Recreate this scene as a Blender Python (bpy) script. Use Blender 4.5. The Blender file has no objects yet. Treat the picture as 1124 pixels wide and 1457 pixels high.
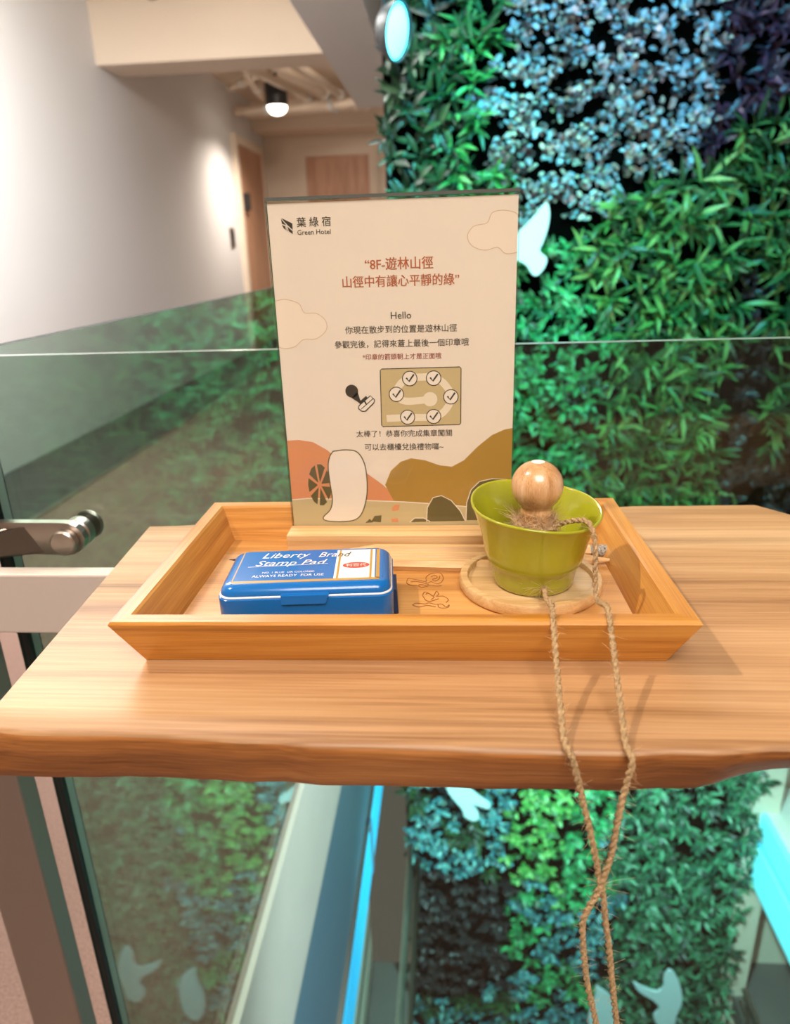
import bpy, bmesh, math, random
import numpy as np
from mathutils import Vector, Matrix, noise
random.seed(7); rng = np.random.default_rng(7)
S = bpy.context.scene
C = S.collection
PI = math.pi

# ------------------------------------------------------------------ camera
H = 1.1764                                   # eye height above this floor (m)
FPX, PITCH, ROLL, YAW = 1011.25, .3497, -.033, .0826
def cam_axes():
    p, r, y = PITCH, ROLL, YAW
    fwd = np.array([-math.sin(y)*math.cos(p), math.cos(y)*math.cos(p), -math.sin(p)])
    right = np.array([math.cos(y), math.sin(y), 0.])
    up = np.cross(right, fwd)
    return math.cos(r)*right+math.sin(r)*up, -math.sin(r)*right+math.cos(r)*up, fwd
AX = cam_axes()
cam = bpy.data.cameras.new('camera'); cam_o = bpy.data.objects.new('camera', cam); C.objects.link(cam_o)
cam.sensor_fit = 'VERTICAL'; cam.sensor_height = 36; cam.lens = FPX/1457*36
cam.clip_start = .01; cam.clip_end = 100
cam.dof.use_dof = True; cam.dof.focus_distance = .37; cam.dof.aperture_fstop = 9.5
M4 = Matrix.Identity(4)
for i in range(3):
    M4[i][0] = AX[0][i]; M4[i][1] = AX[1][i]; M4[i][2] = -AX[2][i]
M4[2][3] = H
cam_o.matrix_world = M4
S.camera = cam_o
def ray(u, v): return AX[0]*(u-562)/FPX-AX[1]*(v-728.5)/FPX+AX[2]
def atY(u, v, Y): d = ray(u, v); t = Y/d[1]; return (d[0]*t, Y, H+d[2]*t)      # measured point on a plane Y = const
def atZ(u, v, Z): d = ray(u, v); t = (Z-H)/d[2]; return (d[0]*t, d[1]*t, Z)   # measured point on a plane Z = const

# ------------------------------------------------------------------ world, exposure, main lights
def lin(c):
    if isinstance(c, str): c = [int(c[i:i+2], 16)/255 for i in (0, 2, 4)]
    return tuple(x/12.92 if x <= .04045 else ((x+.055)/1.055)**2.4 for x in c)+(1,)
w = bpy.data.worlds.new('world'); S.world = w; w.use_nodes = True
w.node_tree.nodes['Background'].inputs[0].default_value = lin('e8dccb'); w.node_tree.nodes['Background'].inputs[1].default_value = .16
S.view_settings.view_transform = 'Standard'; S.view_settings.look = 'None'
S.view_settings.exposure = 0.0; S.view_settings.gamma = 1.0; S.view_settings.use_curve_mapping = False

def light(name, typ, loc, aim, energy, color, size=.1, spot=None, blend=.4, size_y=None):
    l = bpy.data.lights.new(name, typ); l.energy = energy; l.color = lin(color)[:3]
    if typ == 'AREA':
        l.size = size
        if size_y: l.shape = 'RECTANGLE'; l.size_y = size_y
    else: l.shadow_soft_size = size
    if typ == 'SPOT': l.spot_size = math.radians(spot); l.spot_blend = blend
    o = bpy.data.objects.new(name, l); C.objects.link(o); o.location = loc
    o.rotation_euler = (Vector(aim)-Vector(loc)).to_track_quat('-Z', 'Y').to_euler()
    return o
light('key_downlight', 'SPOT', (-1.25, .34, 2.72), (-.02, .34, 1.0), 104, 'fff1e2', .035, 60, .5)
light('lobby_ceiling_light', 'AREA', (.2, -1.1, 2.92), (.0, .4, 1.05), 82, 'fff8f3', 1.3)
light('corridor_ceiling_light', 'AREA', (-1.75, 3.2, 2.98), (-1.9, 3.2, 0), 370, 'fffdfb', .9, size_y=4.5)
light('corridor_beam_fill', 'SPOT', (-1.2, 1.6, 2.9), (-1.75, 6.0, 2.75), 190, 'fff3e6', .1, 60, .9)  # added fill without a fixture, brightens the ceiling beams
light('corridor_end_fill', 'SPOT', (-1.3, 7.0, 3.0), (-1.7, 11.2, 1.7), 120, 'fff0e2', .1, 90, .9)  # unseen extra spot that lifts the far end of the corridor
light('atrium_up_fill', 'SPOT', (1.35, .95, -.6), (-.75, 2.8, 2.0), 260, 'dcf0ff', .2, 66, .7)  # added bounce fill from below for the beam soffit
light('slab_edge_fill', 'SPOT', (1.35, 1.1, .75), (-.36, 1.45, -.45), 170, 'f2fbff', .1, 50, .8)  # invented source, there only to light the pale slab edge
light('atrium_spot_cyan', 'SPOT', (.25, 1.35, 3.0), (.55, 3.1, 1.35), 290, '45d4ff', .05, 62, .7)
light('atrium_spot_green', 'SPOT', (.3, .9, 2.9), (.36, 3.1, .45), 270, '8affc4', .06, 44, .9)
light('atrium_spot_left', 'SPOT', (-.12, 2.45, 2.2), (.35, 3.15, .6), 34, '4dffc0', .05, 95, .7)
light('lower_plant_fill', 'SPOT', (.55, 1.5, .2), (.65, 3.1, -2.8), 800, 'b0f2f2', .06, 80, .8)  # added unseen spot, lights and shades the lower plants and birds

# ------------------------------------------------------------------ materials
def nd(nt, typ, **kw):
    n = nt.nodes.new(typ)
    for k, v in kw.items():
        if k in n.inputs: n.inputs[k].default_value = v
        else: setattr(n, k, v)
    return n
def mat(name, col, rough=.5, metal=0., spec=.5, coat=0., emit=None, emit_s=0., bump=0., bump_scale=200., var=0., var_scale=8.):
    m = bpy.data.materials.new(name); m.use_nodes = True; nt = m.node_tree
    b = nt.nodes['Principled BSDF']
    b.inputs['Base Color'].default_value = lin(col); b.inputs['Roughness'].default_value = rough
    b.inputs['Metallic'].default_value = metal; b.inputs['Specular IOR Level'].default_value = spec
    b.inputs['Coat Weight'].default_value = coat; b.inputs['Coat Roughness'].default_value = .06
    if emit: b.inputs['Emission Color'].default_value = lin(emit); b.inputs['Emission Strength'].default_value = emit_s
    tc = nd(nt, 'ShaderNodeTexCoord')
    if var:
        n = nd(nt, 'ShaderNodeTexNoise', Scale=var_scale, Detail=5.); nt.links.new(tc.outputs['Object'], n.inputs['Vector'])
        h = nd(nt, 'ShaderNodeHueSaturation'); h.inputs['Color'].default_value = lin(col)
        mr = nd(nt, 'ShaderNodeMapRange'); mr.inputs[1].default_value = .3; mr.inputs[2].default_value = .7; mr.inputs[3].default_value = 1-var; mr.inputs[4].default_value = 1+var
        nt.links.new(n.outputs[0], mr.inputs[0]); nt.links.new(mr.outputs[0], h.inputs['Value']); nt.links.new(h.outputs[0], b.inputs['Base Color'])
    if bump:
        n = nd(nt, 'ShaderNodeTexNoise', Scale=bump_scale, Detail=4.); nt.links.new(tc.outputs['Object'], n.inputs['Vector'])
        bp = nd(nt, 'ShaderNodeBump', Strength=bump, Distance=.002); nt.links.new(n.outputs[0], bp.inputs['Height']); nt.links.new(bp.outputs[0], b.inputs['Normal'])
    return m
def wood(name, light_c, mid_c, dark_c, rough=.4, axis=0, freq=55., along=3., coat=0., streak=.35, seed=0., con=1.):
    m = bpy.data.materials.new(name); m.use_nodes = True; nt = m.node_tree; b = nt.nodes['Principled BSDF']
    tc = nd(nt, 'ShaderNodeTexCoord')
    def noise_tex(sc, along_s, det, dist):
        mp = nd(nt, 'ShaderNodeMapping'); v = [sc]*3; v[axis] = along_s; mp.inputs['Scale'].default_value = v; mp.inputs['Location'].default_value = (seed, seed*.7, seed*1.3)
        nt.links.new(tc.outputs['Object'], mp.inputs['Vector'])
        n = nd(nt, 'ShaderNodeTexNoise', Scale=1., Detail=det, Distortion=dist); nt.links.new(mp.outputs[0], n.inputs['Vector']); return n
    n1 = noise_tex(freq, along, 5., .6); n2 = noise_tex(freq*14, along*6, 3., 0.); n3 = noise_tex(freq*.22, along*.7, 3., .3)
    mx = nd(nt, 'ShaderNodeMath', operation='MULTIPLY_ADD'); mx.inputs[1].default_value = .55
    nt.links.new(n1.outputs[0], mx.inputs[0])
    m2 = nd(nt, 'ShaderNodeMath', operation='MULTIPLY'); m2.inputs[1].default_value = .28; nt.links.new(n2.outputs[0], m2.inputs[0])
    m3 = nd(nt, 'ShaderNodeMath', operation='MULTIPLY_ADD'); m3.inputs[1].default_value = streak; nt.links.new(n3.outputs[0], m3.inputs[0]); nt.links.new(m2.outputs[0], m3.inputs[2])
    nt.links.new(m3.outputs[0], mx.inputs[2])
    r = nd(nt, 'ShaderNodeValToRGB'); e = r.color_ramp.elements
    mu = .5*(.55+.28+streak); e[0].position = mu-.15*con; e[0].color = lin(dark_c); e[1].position = mu+.12*con; e[1].color = lin(light_c)
    x = e.new(mu-.01); x.color = lin(mid_c)
    nt.links.new(mx.outputs[0], r.inputs[0]); nt.links.new(r.outputs[0], b.inputs['Base Color'])
    b.inputs['Roughness'].default_value = rough; b.inputs['Coat Weight'].default_value = coat; b.inputs['Coat Roughness'].default_value = .15
    bp = nd(nt, 'ShaderNodeBump', Strength=.12, Distance=.001); nt.links.new(n2.outputs[0], bp.inputs['Height']); nt.links.new(bp.outputs[0], b.inputs['Normal'])
    return m
def glass_mat(name, tint, refl=1.0, rough=.0):
    m = bpy.data.materials.new(name); m.use_nodes = True; nt = m.node_tree; nt.nodes.clear()
    o = nd(nt, 'ShaderNodeOutputMaterial'); mx = nd(nt, 'ShaderNodeMixShader'); t = nd(nt, 'ShaderNodeBsdfTransparent'); g = nd(nt, 'ShaderNodeBsdfGlossy')
    t.inputs[0].default_value = lin(tint); g.inputs['Roughness'].default_value = rough; g.inputs[0].default_value = (1, 1, 1, 1)
    f = nd(nt, 'ShaderNodeFresnel', IOR=1.5); k = nd(nt, 'ShaderNodeMath', operation='MULTIPLY', use_clamp=True); k.inputs[1].default_value = refl
    # the pane does not bend rays, so both faces use the outside index
    ge = nd(nt, 'ShaderNodeNewGeometry'); mr = nd(nt, 'ShaderNodeMapRange'); mr.inputs[3].default_value = 1.5; mr.inputs[4].default_value = 1/1.5
    nt.links.new(ge.outputs['Backfacing'], mr.inputs[0]); nt.links.new(mr.outputs[0], f.inputs['IOR'])
    nt.links.new(f.outputs[0], k.inputs[0]); nt.links.new(k.outputs[0], mx.inputs[0]); nt.links.new(t.outputs[0], mx.inputs[1]); nt.links.new(g.outputs[0], mx.inputs[2]); nt.links.new(mx.outputs[0], o.inputs[0])
    return m
MT = {}
MT['wall'] = mat('wall_paint', 'e9e7e6', .85, bump=.05, bump_scale=60)
MT['cream'] = mat('cream_paint', 'ead9c4', .85)
MT['greybeam'] = mat('beam_paint', 'e6e6e4', .85)
MT['carpet'] = mat('carpet', '8f7468', .95, spec=.1, bump=.8, bump_scale=500, var=.35, var_scale=260)
MT['floor_dark'] = mat('dark_floor_border', '4a4541', .35, var=.1)
MT['stone'] = mat('pale_stone_curb', 'e6e3da', .5, var=.03)
MT['fascia'] = mat('fascia_blue_tint', '5f86a0', .5)  # blue LED light on grey paint put into the base colour
MT['door'] = wood('door_veneer', 'd9ab8e', 'c79776', 'b8876a', .5, 2, 30, 2)
MT['steel'] = mat('brushed_steel', 'b9aea4', .32, 1.0, bump=.05, bump_scale=900)
MT['steel_post'] = mat('brushed_steel_post', 'a59a90', .5, .9)
MT['steel_bar'] = mat('satin_steel_bar', 'd6c8bb', .5, .3)
MT['steel_dark'] = mat('dark_steel', '6a6058', .35, 1.0)
MT['rubber'] = mat('black_rubber', '101312', .5)
MT['glass'] = glass_mat('railing_glass', 'e8f0ec', .62)
MT['glass_left'] = glass_mat('railing_glass_coated', 'e2ebe6', 1.25)
MT['glass_edge'] = mat('glass_edge', '9db3aa', .12, spec=.8)  # base colour lightened to carry the highlight along the edge
MT['glass_edge_dark'] = mat('glass_edge_dark', '222b27', .6, spec=.1)
MT['acrylic'] = glass_mat('acrylic', 'fbfaf7', .35, .02)
MT['acrylic_edge'] = mat('acrylic_edge', '565a55', .1, spec=.8)
MT['table'] = wood('table_wood', 'd3aa7c', 'bb8e60', '855a34', .46, 0, 42, 2.0, coat=.0, streak=.6, con=1.3)
MT['table_edge'] = wood('table_live_edge', 'c88a4e', 'ac6c34', '75431c', .45, 0, 60, 5.0, streak=.6, con=1.1, seed=3.)
MT['tray_x'] = wood('tray_wood_x', 'd99c47', 'c58230', '985d1b', .38, 0, 120, 2.5, coat=.12)
MT['tray_y'] = wood('tray_wood_y', 'd69a4c', 'c08038', '925c20', .38, 1, 120, 2.5, coat=.12)
MT['tray_floor'] = wood('tray_floor_wood', 'd9a05c', 'c58a48', 'a0682e', .4, 0, 70, 3, streak=.5)
MT['pine'] = wood('pale_pine', 'ecc995', 'dfb57c', 'c8975c', .5, 0, 130, 3)
MT['base_wood'] = wood('stand_base_wood', 'eec993', 'd9ae76', 'b9854f', .5, 0, 160, 3)
MT['coaster'] = wood('coaster_wood', 'e2bf8c', 'd3ab74', 'b98d56', .5, 0, 170, 8)
MT['knob'] = wood('stamp_wood', 'e3b88c', 'd3a06c', 'b07a48', .25, 2, 170, 25, coat=.7)
MT['bowl'] = mat('green_glaze', 'a6a524', .14, coat=.5, var=.06, var_scale=60)
MT['twine'] = mat('jute', 'd2ae80', .9, spec=.1, bump=1., bump_scale=1400, var=.25, var_scale=500)
MT['fuzz'] = mat('jute_fibre', 'd3b187', .9, spec=.1)
MT['tin'] = mat('blue_enamel', '0b6ab6', .18, coat=.2)
MT['tin_dark'] = mat('dark_blue_enamel', '0c2c52', .4)  # darker blue for the side tab of the tin
MT['white'] = mat('white_print', 'f1eee6', .3)
MT['gold'] = mat('gold_print', 'b98d3a', .3)
MT['red'] = mat('red_print', 'c0402e', .3)
MT['paper'] = mat('paper', 'f2e6d8', .6)
MT['ink'] = mat('ink', '3c3529', .6)
MT['brown_ink'] = mat('brown_ink', 'b9623a', .6)
MT['red_ink'] = mat('red_ink', '993328', .6)
MT['cloud'] = mat('cloud_print', 'f7e8d8', .6)
MT['cloud_line'] = mat('cloud_line', 'dcc0a2', .6)
MT['orange'] = mat('orange_print', 'e2996b', .6)
MT['ochre'] = mat('ochre_print', 'b48d3e', .6)
MT['khaki'] = mat('khaki_print', 'cfbe92', .6)
MT['olive'] = mat('olive_print', '6a5f36', .6)
MT['map'] = mat('map_print', 'cfbb8c', .6)
MT['path'] = mat('path_print', 'f3e6cf', .6)
MT['pwhite'] = mat('paper_white_print', 'f6ece0', .6)
MT['engrave'] = mat('burnt_engraving', '9a6230', .7)
MT['graphite'] = mat('graphite', '2b2725', .4)
MT['sleeve'] = mat('printed_sleeve', '8f887d', .4, var=.9, var_scale=800)
MT['eraser'] = mat('pencil_end', 'b5a596', .6)
MT['bird'] = mat('white_acrylic_bird', 'd3e6e8', .5)
MT['led'] = mat('cyan_led', '2fc8ee', .4, emit='1fa8f0', emit_s=1.1)
MT['lit_cyan'] = mat('cyan_lit_panel', '7fe9f7', .4, emit='5fe4f7', emit_s=.9)  # emission stands in for cyan light falling on the slab edge
MT['lamp_glow'] = mat('lamp_glow', 'fff6ea', .4, emit='fff1de', emit_s=9.)
MT['cyan_lamp'] = mat('cyan_lamp_lens', 'c8fbff', .3, emit='4fe8ff', emit_s=4.)
MT['black'] = mat('black_metal', '2b2b2d', .4)
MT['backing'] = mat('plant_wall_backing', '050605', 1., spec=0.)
MT['lowfloor'] = mat('lower_floor', '625a57', .5, var=.05)

# ------------------------------------------------------------------ builders
WL = {}
def thing(name, label, cat, loc, group=None):
    o = bpy.data.objects.new(name, None); C.objects.link(o); o.location = loc; o.empty_display_size = .02
    o['label'] = label; o['category'] = cat
    if group: o['group'] = group
    WL[o.name] = Vector(loc); return o
def build(name, verts, faces, m, parent=None, loc=None, smooth=False, mats=None, fm=None, label=None, cat=None, group=None, kind=None, auto=None):
    """one mesh object from world-space vertices"""
    base = WL[parent.name] if parent else Vector(loc if loc else (0, 0, 0))
    me = bpy.data.meshes.new(name)
    me.from_pydata([tuple(Vector(v)-base) for v in verts], [], faces)
    for x in (mats or [m]): me.materials.append(MT[x] if isinstance(x, str) else x)
    if fm: me.polygons.foreach_set('material_index', fm)
    if smooth:
        me.polygons.foreach_set('use_smooth', [True]*len(me.polygons))
    me.update()
    if auto: me.set_sharp_from_angle(angle=math.radians(auto))
    o = bpy.data.objects.new(name, me); C.objects.link(o)
    if parent: o.parent = parent
    else: o.location = base
    WL[o.name] = base
    if label: o['label'] = label
    if cat: o['category'] = cat
    if group: o['group'] = group
    if kind: o['kind'] = kind
    return o
def bm_out(bm):
    bmesh.ops.recalc_face_normals(bm, faces=bm.faces)
    bm.verts.index_update(); v = [x.co.copy() for x in bm.verts]; f = [[x.index for x in q.verts] for q in bm.faces]; bm.free(); return v, f
def box(x0, x1, y0, y1, z0, z1, bev=0., seg=2):
    bm = bmesh.new(); bmesh.ops.create_cube(bm, size=1)
    for v in bm.verts: v.co = Vector((x0+(v.co.x+.5)*(x1-x0), y0+(v.co.y+.5)*(y1-y0), z0+(v.co.z+.5)*(z1-z0)))
    if bev: bmesh.ops.bevel(bm, geom=bm.edges[:], offset=bev, segments=seg, affect='EDGES', profile=.5)
    return bm_out(bm)
def join(*parts):
    V, F = [], []
    for v, f in parts:
        n = len(V); V += [Vector(x) for x in v]; F += [[i+n for i in q] for q in f]
    return V, F
def tube(path, r, n=8, cap=True, twist=0.):
    P = [Vector(p) for p in path]; R = r if isinstance(r, (list, tuple)) else [r]*len(P)
    V, F = [], []; t0 = (P[1]-P[0]).normalized(); a = t0.orthogonal().normalized()
    for i, p in enumerate(P):
        t = ((P[min(i+1, len(P)-1)]-P[max(i-1, 0)])).normalized()
        a = (a-t*a.dot(t)).normalized(); b = t.cross(a)
        for k in range(n):
            an = 2*PI*k/n; V.append(p+(a*math.cos(an)+b*math.sin(an))*R[i])
    for i in range(len(P)-1):
        for k in range(n): F.append([i*n+k, i*n+(k+1) % n, (i+1)*n+(k+1) % n, (i+1)*n+k])
    if cap: F.append(list(range(n))[::-1]); F.append([(len(P)-1)*n+k for k in range(n)])
    return V, F
def lathe(prof, c, n=48, tilt=None):
    V, F = [], []
    for r, z in prof:
        for k in range(n):
            a = 2*PI*k/n; x, y = r*math.cos(a), r*math.sin(a)
            V.append(Vector((c[0]+x, c[1]+y, c[2]+z+(tilt(x, y, z) if tilt else 0))))
    for i in range(len(prof)-1):
        for k in range(n): F.append([i*n+k, i*n+(k+1) % n, (i+1)*n+(k+1) % n, (i+1)*n+k])
    F.append(list(range(n))[::-1]); F.append([(len(prof)-1)*n+k for k in range(n)])
    return V, F
def catmull(pts, per=8):
    P = [Vector(p) for p in pts]; P = [P[0]*2-P[1]]+P+[P[-1]*2-P[-2]]; out = []
    for i in range(1, len(P)-2):
        for k in range(per):
            t = k/per; a, b, c, d = P[i-1], P[i], P[i+1], P[i+2]
            out.append(.5*((2*b)+(c-a)*t+(2*a-5*b+4*c-d)*t*t+(-a+3*b-3*c+d)*t**3))
    out.append(P[-2]); return out
def struct(name, vf, m, label=None, **kw):
    o = build(name, vf[0], vf[1], m, kind='structure', **kw)
    if label: o['label'] = label
    return o

# ------------------------------------------------------------------ the setting
fl = join(box(-2.65, 2.6, -2.6, .56, -.12, 0), box(-2.65, -.36, .56, 11.2, -.12, 0))
struct('floor', fl, 'carpet', 'speckled pink-brown carpet of landing and corridor')
struct('trim_1', box(-2.65, -2.05, 1.2, 11.2, .0, .006), 'floor_dark', 'dark floor border along the white corridor wall')
struct('trim_2', box(-2.05, -2.02, 1.2, 11.2, .0, .010), 'steel', 'thin steel strip in the corridor floor')
struct('wall_left', box(-2.77, -2.65, -2.6, 11.2, 0, 3.3), 'wall', 'long white corridor wall')
struct('wall_far', box(-2.77, 1.0, 11.2, 11.32, 0, 3.3), 'cream', 'cream end wall of the corridor')
struct('wall_back', box(-2.65, 2.6, -2.72, -2.6, 0, 3.3), 'cream', 'cream wall of the landing behind the viewer')
struct('wall_right', box(2.6, 2.72, -2.6, .6, 0, 3.3), 'cream', 'cream side wall of the landing')
struct('ceiling', join(box(-2.77, 2.72, -2.72, .56, 3.12, 3.24), box(-2.77, -.26, .56, 11.32, 3.12, 3.24)), 'cream', 'cream ceiling over landing and corridor')
struct('trim_3', box(-2.65, -.92, 6.03, 6.42, 2.575, 3.12), 'cream', 'cream beam crossing the corridor ceiling')
struct('trim_4', box(-.92, -.5, .9, 8.2, 2.575, 3.12), 'greybeam', 'pale grey beam running along the corridor ceiling beside the plants')
struct('trim_5', box(-2.65, .4, 10.6, 11.2, 2.78, 3.12), 'cream', 'shallow bulkhead above the far doors')
struct('trim_6', box(-.359, -.347, .565, 3.2, -.40, .002), 'stone', 'pale slab edge under the receding glass')
struct('trim_7', box(-.60, -.358, .565, 3.2, -1.42, -.40), 'fascia', 'grey fascia tinted with its blue light below the pale slab edge')
struct('trim_8', box(-.60, -.36, .565, 3.2, -.40, -.125), 'fascia', 'underside block of the corridor slab')
# far doors with frames
def door(n, x0, x1, y0, y1, h, axis, label):
    if axis == 'x':
        d = struct(n, box(x0, x1, y0, y1, 0, h), 'door', label)
        for a, b, z0, z1 in ((x0-.12, x0, 0, h+.1), (x1, x1+.12, 0, h+.1), (x0, x1, h, h+.1)):
            build('door_frame', *box(a, b, y0-.03, y1, z0, z1), 'cream', parent=d)
        build('door_handle', *box(x1-.14, x1-.02, y0-.05, y0, 1.02, 1.06), 'black', parent=d)
    else:
        d = struct(n, box(x0, x1, y0, y1, 0, h), 'door', label)
        for a, b, z0, z1 in ((y0-.1, y0, 0, h+.1), (y1, y1+.1, 0, h+.1), (y0, y1, h, h+.1)):
            build('door_frame', *box(x0, x1+.02, a, b, z0, z1), 'cream', parent=d)
        build('door_handle', *box(x1, x1+.06, y0+.1, y0+.22, 1.75, 1.95), 'black', parent=d)
    return d
door('door_1', -2.04, -1.13, 11.16, 11.2, 2.5, 'x', 'pink-tan wooden door at the far end of the corridor')
door('door_2', -2.65, -2.61, 9.62, 10.85, 2.5, 'y', 'tan wooden door in the left wall at the far end')
t = thing('light_switch', 'small dark switch plate on the white corridor wall', 'switch', (-2.65, 9.15, 1.35))
build('switch_plate', *box(-2.65, -2.635, 9.08, 9.24, 1.30, 1.52), 'steel_dark', parent=t)
build('rocker', *box(-2.635, -2.628, 9.12, 9.20, 1.35, 1.47), 'black', parent=t)

# corridor lamp
lx, ly = -1.93, 9.0
t = thing('ceiling_lamp', 'black cylinder ceiling downlight glowing at the corridor end', 'lamp', (lx, ly, 3.12))
build('housing', *lathe([(.115, 0), (.125, .01), (.125, .23), (.02, .24), (.02, .42)], (lx, ly, 2.77), 32), 'black', parent=t, smooth=True, auto=40)
build('diffuser', *lathe([(.02, -.085), (.07, -.07), (.10, -.04), (.112, 0), (.10, .006)], (lx, ly, 2.768), 32), 'lamp_glow', parent=t, smooth=True)
light('corridor_lamp_light', 'SPOT', (lx, ly, 2.66), (lx-.12, ly-.1, 0), 190, 'fff0e0', .08, 150, .9)
# ceiling pipes
pipes = [((-2.2, 7.0), (-1.5, 10.4), 2.95, .045), ((-1.95, 7.0), (-1.3, 10.4), 2.98, .05), ((-1.6, 7.0), (-1.15, 10.2), 2.93, .04), ((-1.25, 7.0), (-1.0, 10.4), 3.0, .05),
         ((-2.6, 9.7), (-1.0, 9.5), 2.86, .05), ((-2.6, 10.2), (-1.0, 10.0), 2.9, .045), ((-2.5, 9.2), (-1.7, 8.3), 3.02, .04), ((-2.3, 9.9), (-2.0, 7.6), 3.03, .05)]
PL = ['leftmost lengthwise', 'second lengthwise', 'third lengthwise', 'rightmost lengthwise', 'nearer crosswise', 'farther crosswise', 'slanting', 'highest lengthwise']
for i, (a, b, z, r) in enumerate(pipes):
    t = thing('ceiling_pipe', f'{PL[i]} cream pipe of the bundle under the far corridor ceiling', 'pipe', (a[0], a[1], z), 'cream ceiling pipes behind the cross beam')
    A, B = Vector((*a, z)), Vector((*b, z)); build('pipe_run', *tube([A, B], r, 12), 'cream', parent=t, smooth=True, auto=50)
    for k in (.25, .75):
        c = A.lerp(B, k); d = (B-A).normalized()*.03
        build('pipe_hanger', *tube([c-d, c+d], r*1.25, 12), 'greybeam', parent=t)
for i, (x, r, lab) in enumerate(((-2.15, .06, 'leftmost'), (-1.92, .055, 'middle'), (-1.2, .05, 'rightmost'))):
    t = thing('service_pipe', f'cream service pipe entering the cross beam, {lab} of the three', 'pipe', (x, 4.3, 3.03), 'service pipes in front of the cross beam')
    build('pipe_run', *tube([(x, 4.3, 3.035), (x, 6.03, 3.035)], r, 14), 'cream', parent=t, smooth=True, auto=50)
    build('collar', *tube([(x, 5.95, 3.035), (x, 6.03, 3.035)], r*1.25, 14), 'steel', parent=t)

# lower storeys of the atrium
struct('wall_lower_left', box(-.6, -.5, .5, 3.2, -3.0, -1.42), 'cream', 'pale wall of the storey below behind its railing')
struct('floor_lower_left', box(-.62, -.26, .5, 3.2, -3.2, -3.0), 'lowfloor', 'floor edge of the storey below')
struct('wall_pillar', box(1.57, 1.72, 3.1, 3.32, -5.5, 3.1), 'cream', 'cream pillar at the right end of the plant wall')
struct('wall_lower_right', box(1.72, 4.2, 3.32, 3.44, -3.02, 1.2), 'cream', 'cream wall of the storey below on the right')
struct('floor_lower_right', box(1.66, 4.2, .6, 3.44, -3.15, -3.02), 'lowfloor', 'dark grey floor of the storey below')
struct('trim_9', box(1.66, 1.9, .6, 3.3, -2.12, -1.66), 'stone', 'pale slab edge on the right of the atrium')
struct('wall_upper_right', box(2.5, 2.6, .6, 3.32, -1.66, 1.2), 'fascia', 'grey wall tinted with cyan light behind the right railing')
struct('floor_atrium', box(-.6, 4.2, .4, 3.4, -5.7, -5.5), 'lowfloor', 'dark floor at the bottom of the atrium')
t = thing('cyan_lit_band', 'slab edge at the lower right with cyan light put in as glow', 'light', (1.655, 1.9, -1.9))  # lit face of the slab edge made as glowing panels
for z0, z1 in ((-1.83, -1.66), (-2.12, -1.87)):
    build('diffuser', *box(1.63, 1.66, .6, 3.28, z0, z1, .006), 'lit_cyan', parent=t)
build('channel', *box(1.645, 1.66, .6, 3.28, -1.87, -1.83), 'led', parent=t)
t = thing('led_strip', 'cyan glowing light strip along the slab edge under the left glass', 'light', (-.35, 1.8, -1.3))
build('diffuser', *box(-.358, -.338, .58, 3.1, -1.30, -1.08, .008), 'led', parent=t)
build('channel', *box(-.358, -.342, .58, 3.1, -1.08, -1.05), 'steel', parent=t)
for i, y in enumerate((1.16, 2.3)): build('joint_cover', *box(-.358, -.334, y, y+.05, -1.31, -1.05, .004), 'fascia', parent=t)
t = thing('handrail', 'slim steel handrail of the storey below left of the atrium', 'handrail', (-.225, 1.8, -3.0))
build('rail', *tube([(-.225, .6, -1.9), (-.225, 3.05, -1.9)], .016, 12), 'steel', parent=t, smooth=True, auto=50)
build('lower_rail', *tube([(-.185, .6, -2.0), (-.185, 3.05, -2.0)], .014, 12), 'steel_dark', parent=t, smooth=True, auto=50)
for y in (.8, 1.9, 2.95): build('baluster', *box(-.235, -.215, y, y+.03, -3.0, -1.91), 'steel', parent=t)
t = thing('handrail', 'bright steel handrail at the lower right corner beside the plants', 'handrail', (1.68, 2.0, -3.02))
build('rail', *tube([(1.67, .7, -2.86), (1.67, 3.02, -2.86)], .016, 12), 'steel', parent=t, smooth=True, auto=50)
build('lower_rail', *tube([(1.66, .7, -2.95), (1.66, 3.02, -2.95)], .014, 12), 'steel', parent=t, smooth=True, auto=50)
for y in (.9, 1.9, 2.95): build('baluster', *box(1.665, 1.685, y, y+.02, -3.02, -2.86), 'steel', parent=t)

# ------------------------------------------------------------------ plant wall
GY = 3.1
plant = thing('plant_wall', 'tall living wall of dense green, blue-grey and purple foliage', 'plant wall', (.65, GY, -4.6))
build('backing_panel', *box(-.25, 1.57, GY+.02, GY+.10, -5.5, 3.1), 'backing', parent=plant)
PAL = {  # leaf kinds: colours, length, width, leaves per plant, lean out
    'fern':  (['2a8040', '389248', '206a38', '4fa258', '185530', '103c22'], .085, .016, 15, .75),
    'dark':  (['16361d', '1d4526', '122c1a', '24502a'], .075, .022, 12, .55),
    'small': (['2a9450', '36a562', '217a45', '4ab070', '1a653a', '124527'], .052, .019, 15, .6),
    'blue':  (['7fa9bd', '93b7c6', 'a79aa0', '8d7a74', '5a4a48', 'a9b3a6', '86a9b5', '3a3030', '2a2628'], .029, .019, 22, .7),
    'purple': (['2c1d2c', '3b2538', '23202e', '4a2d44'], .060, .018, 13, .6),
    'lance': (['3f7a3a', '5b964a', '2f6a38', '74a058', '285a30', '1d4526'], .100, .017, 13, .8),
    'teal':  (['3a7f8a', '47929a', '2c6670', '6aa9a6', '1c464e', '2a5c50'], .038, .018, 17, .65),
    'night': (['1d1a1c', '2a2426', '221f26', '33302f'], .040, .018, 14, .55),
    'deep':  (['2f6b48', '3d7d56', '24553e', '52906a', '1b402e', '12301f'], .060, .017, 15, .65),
    'lime':  (['4c9c48', '68ad55', '3a8844', '84bb66', '235c34'], .040, .019, 17, .65),
}
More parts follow.
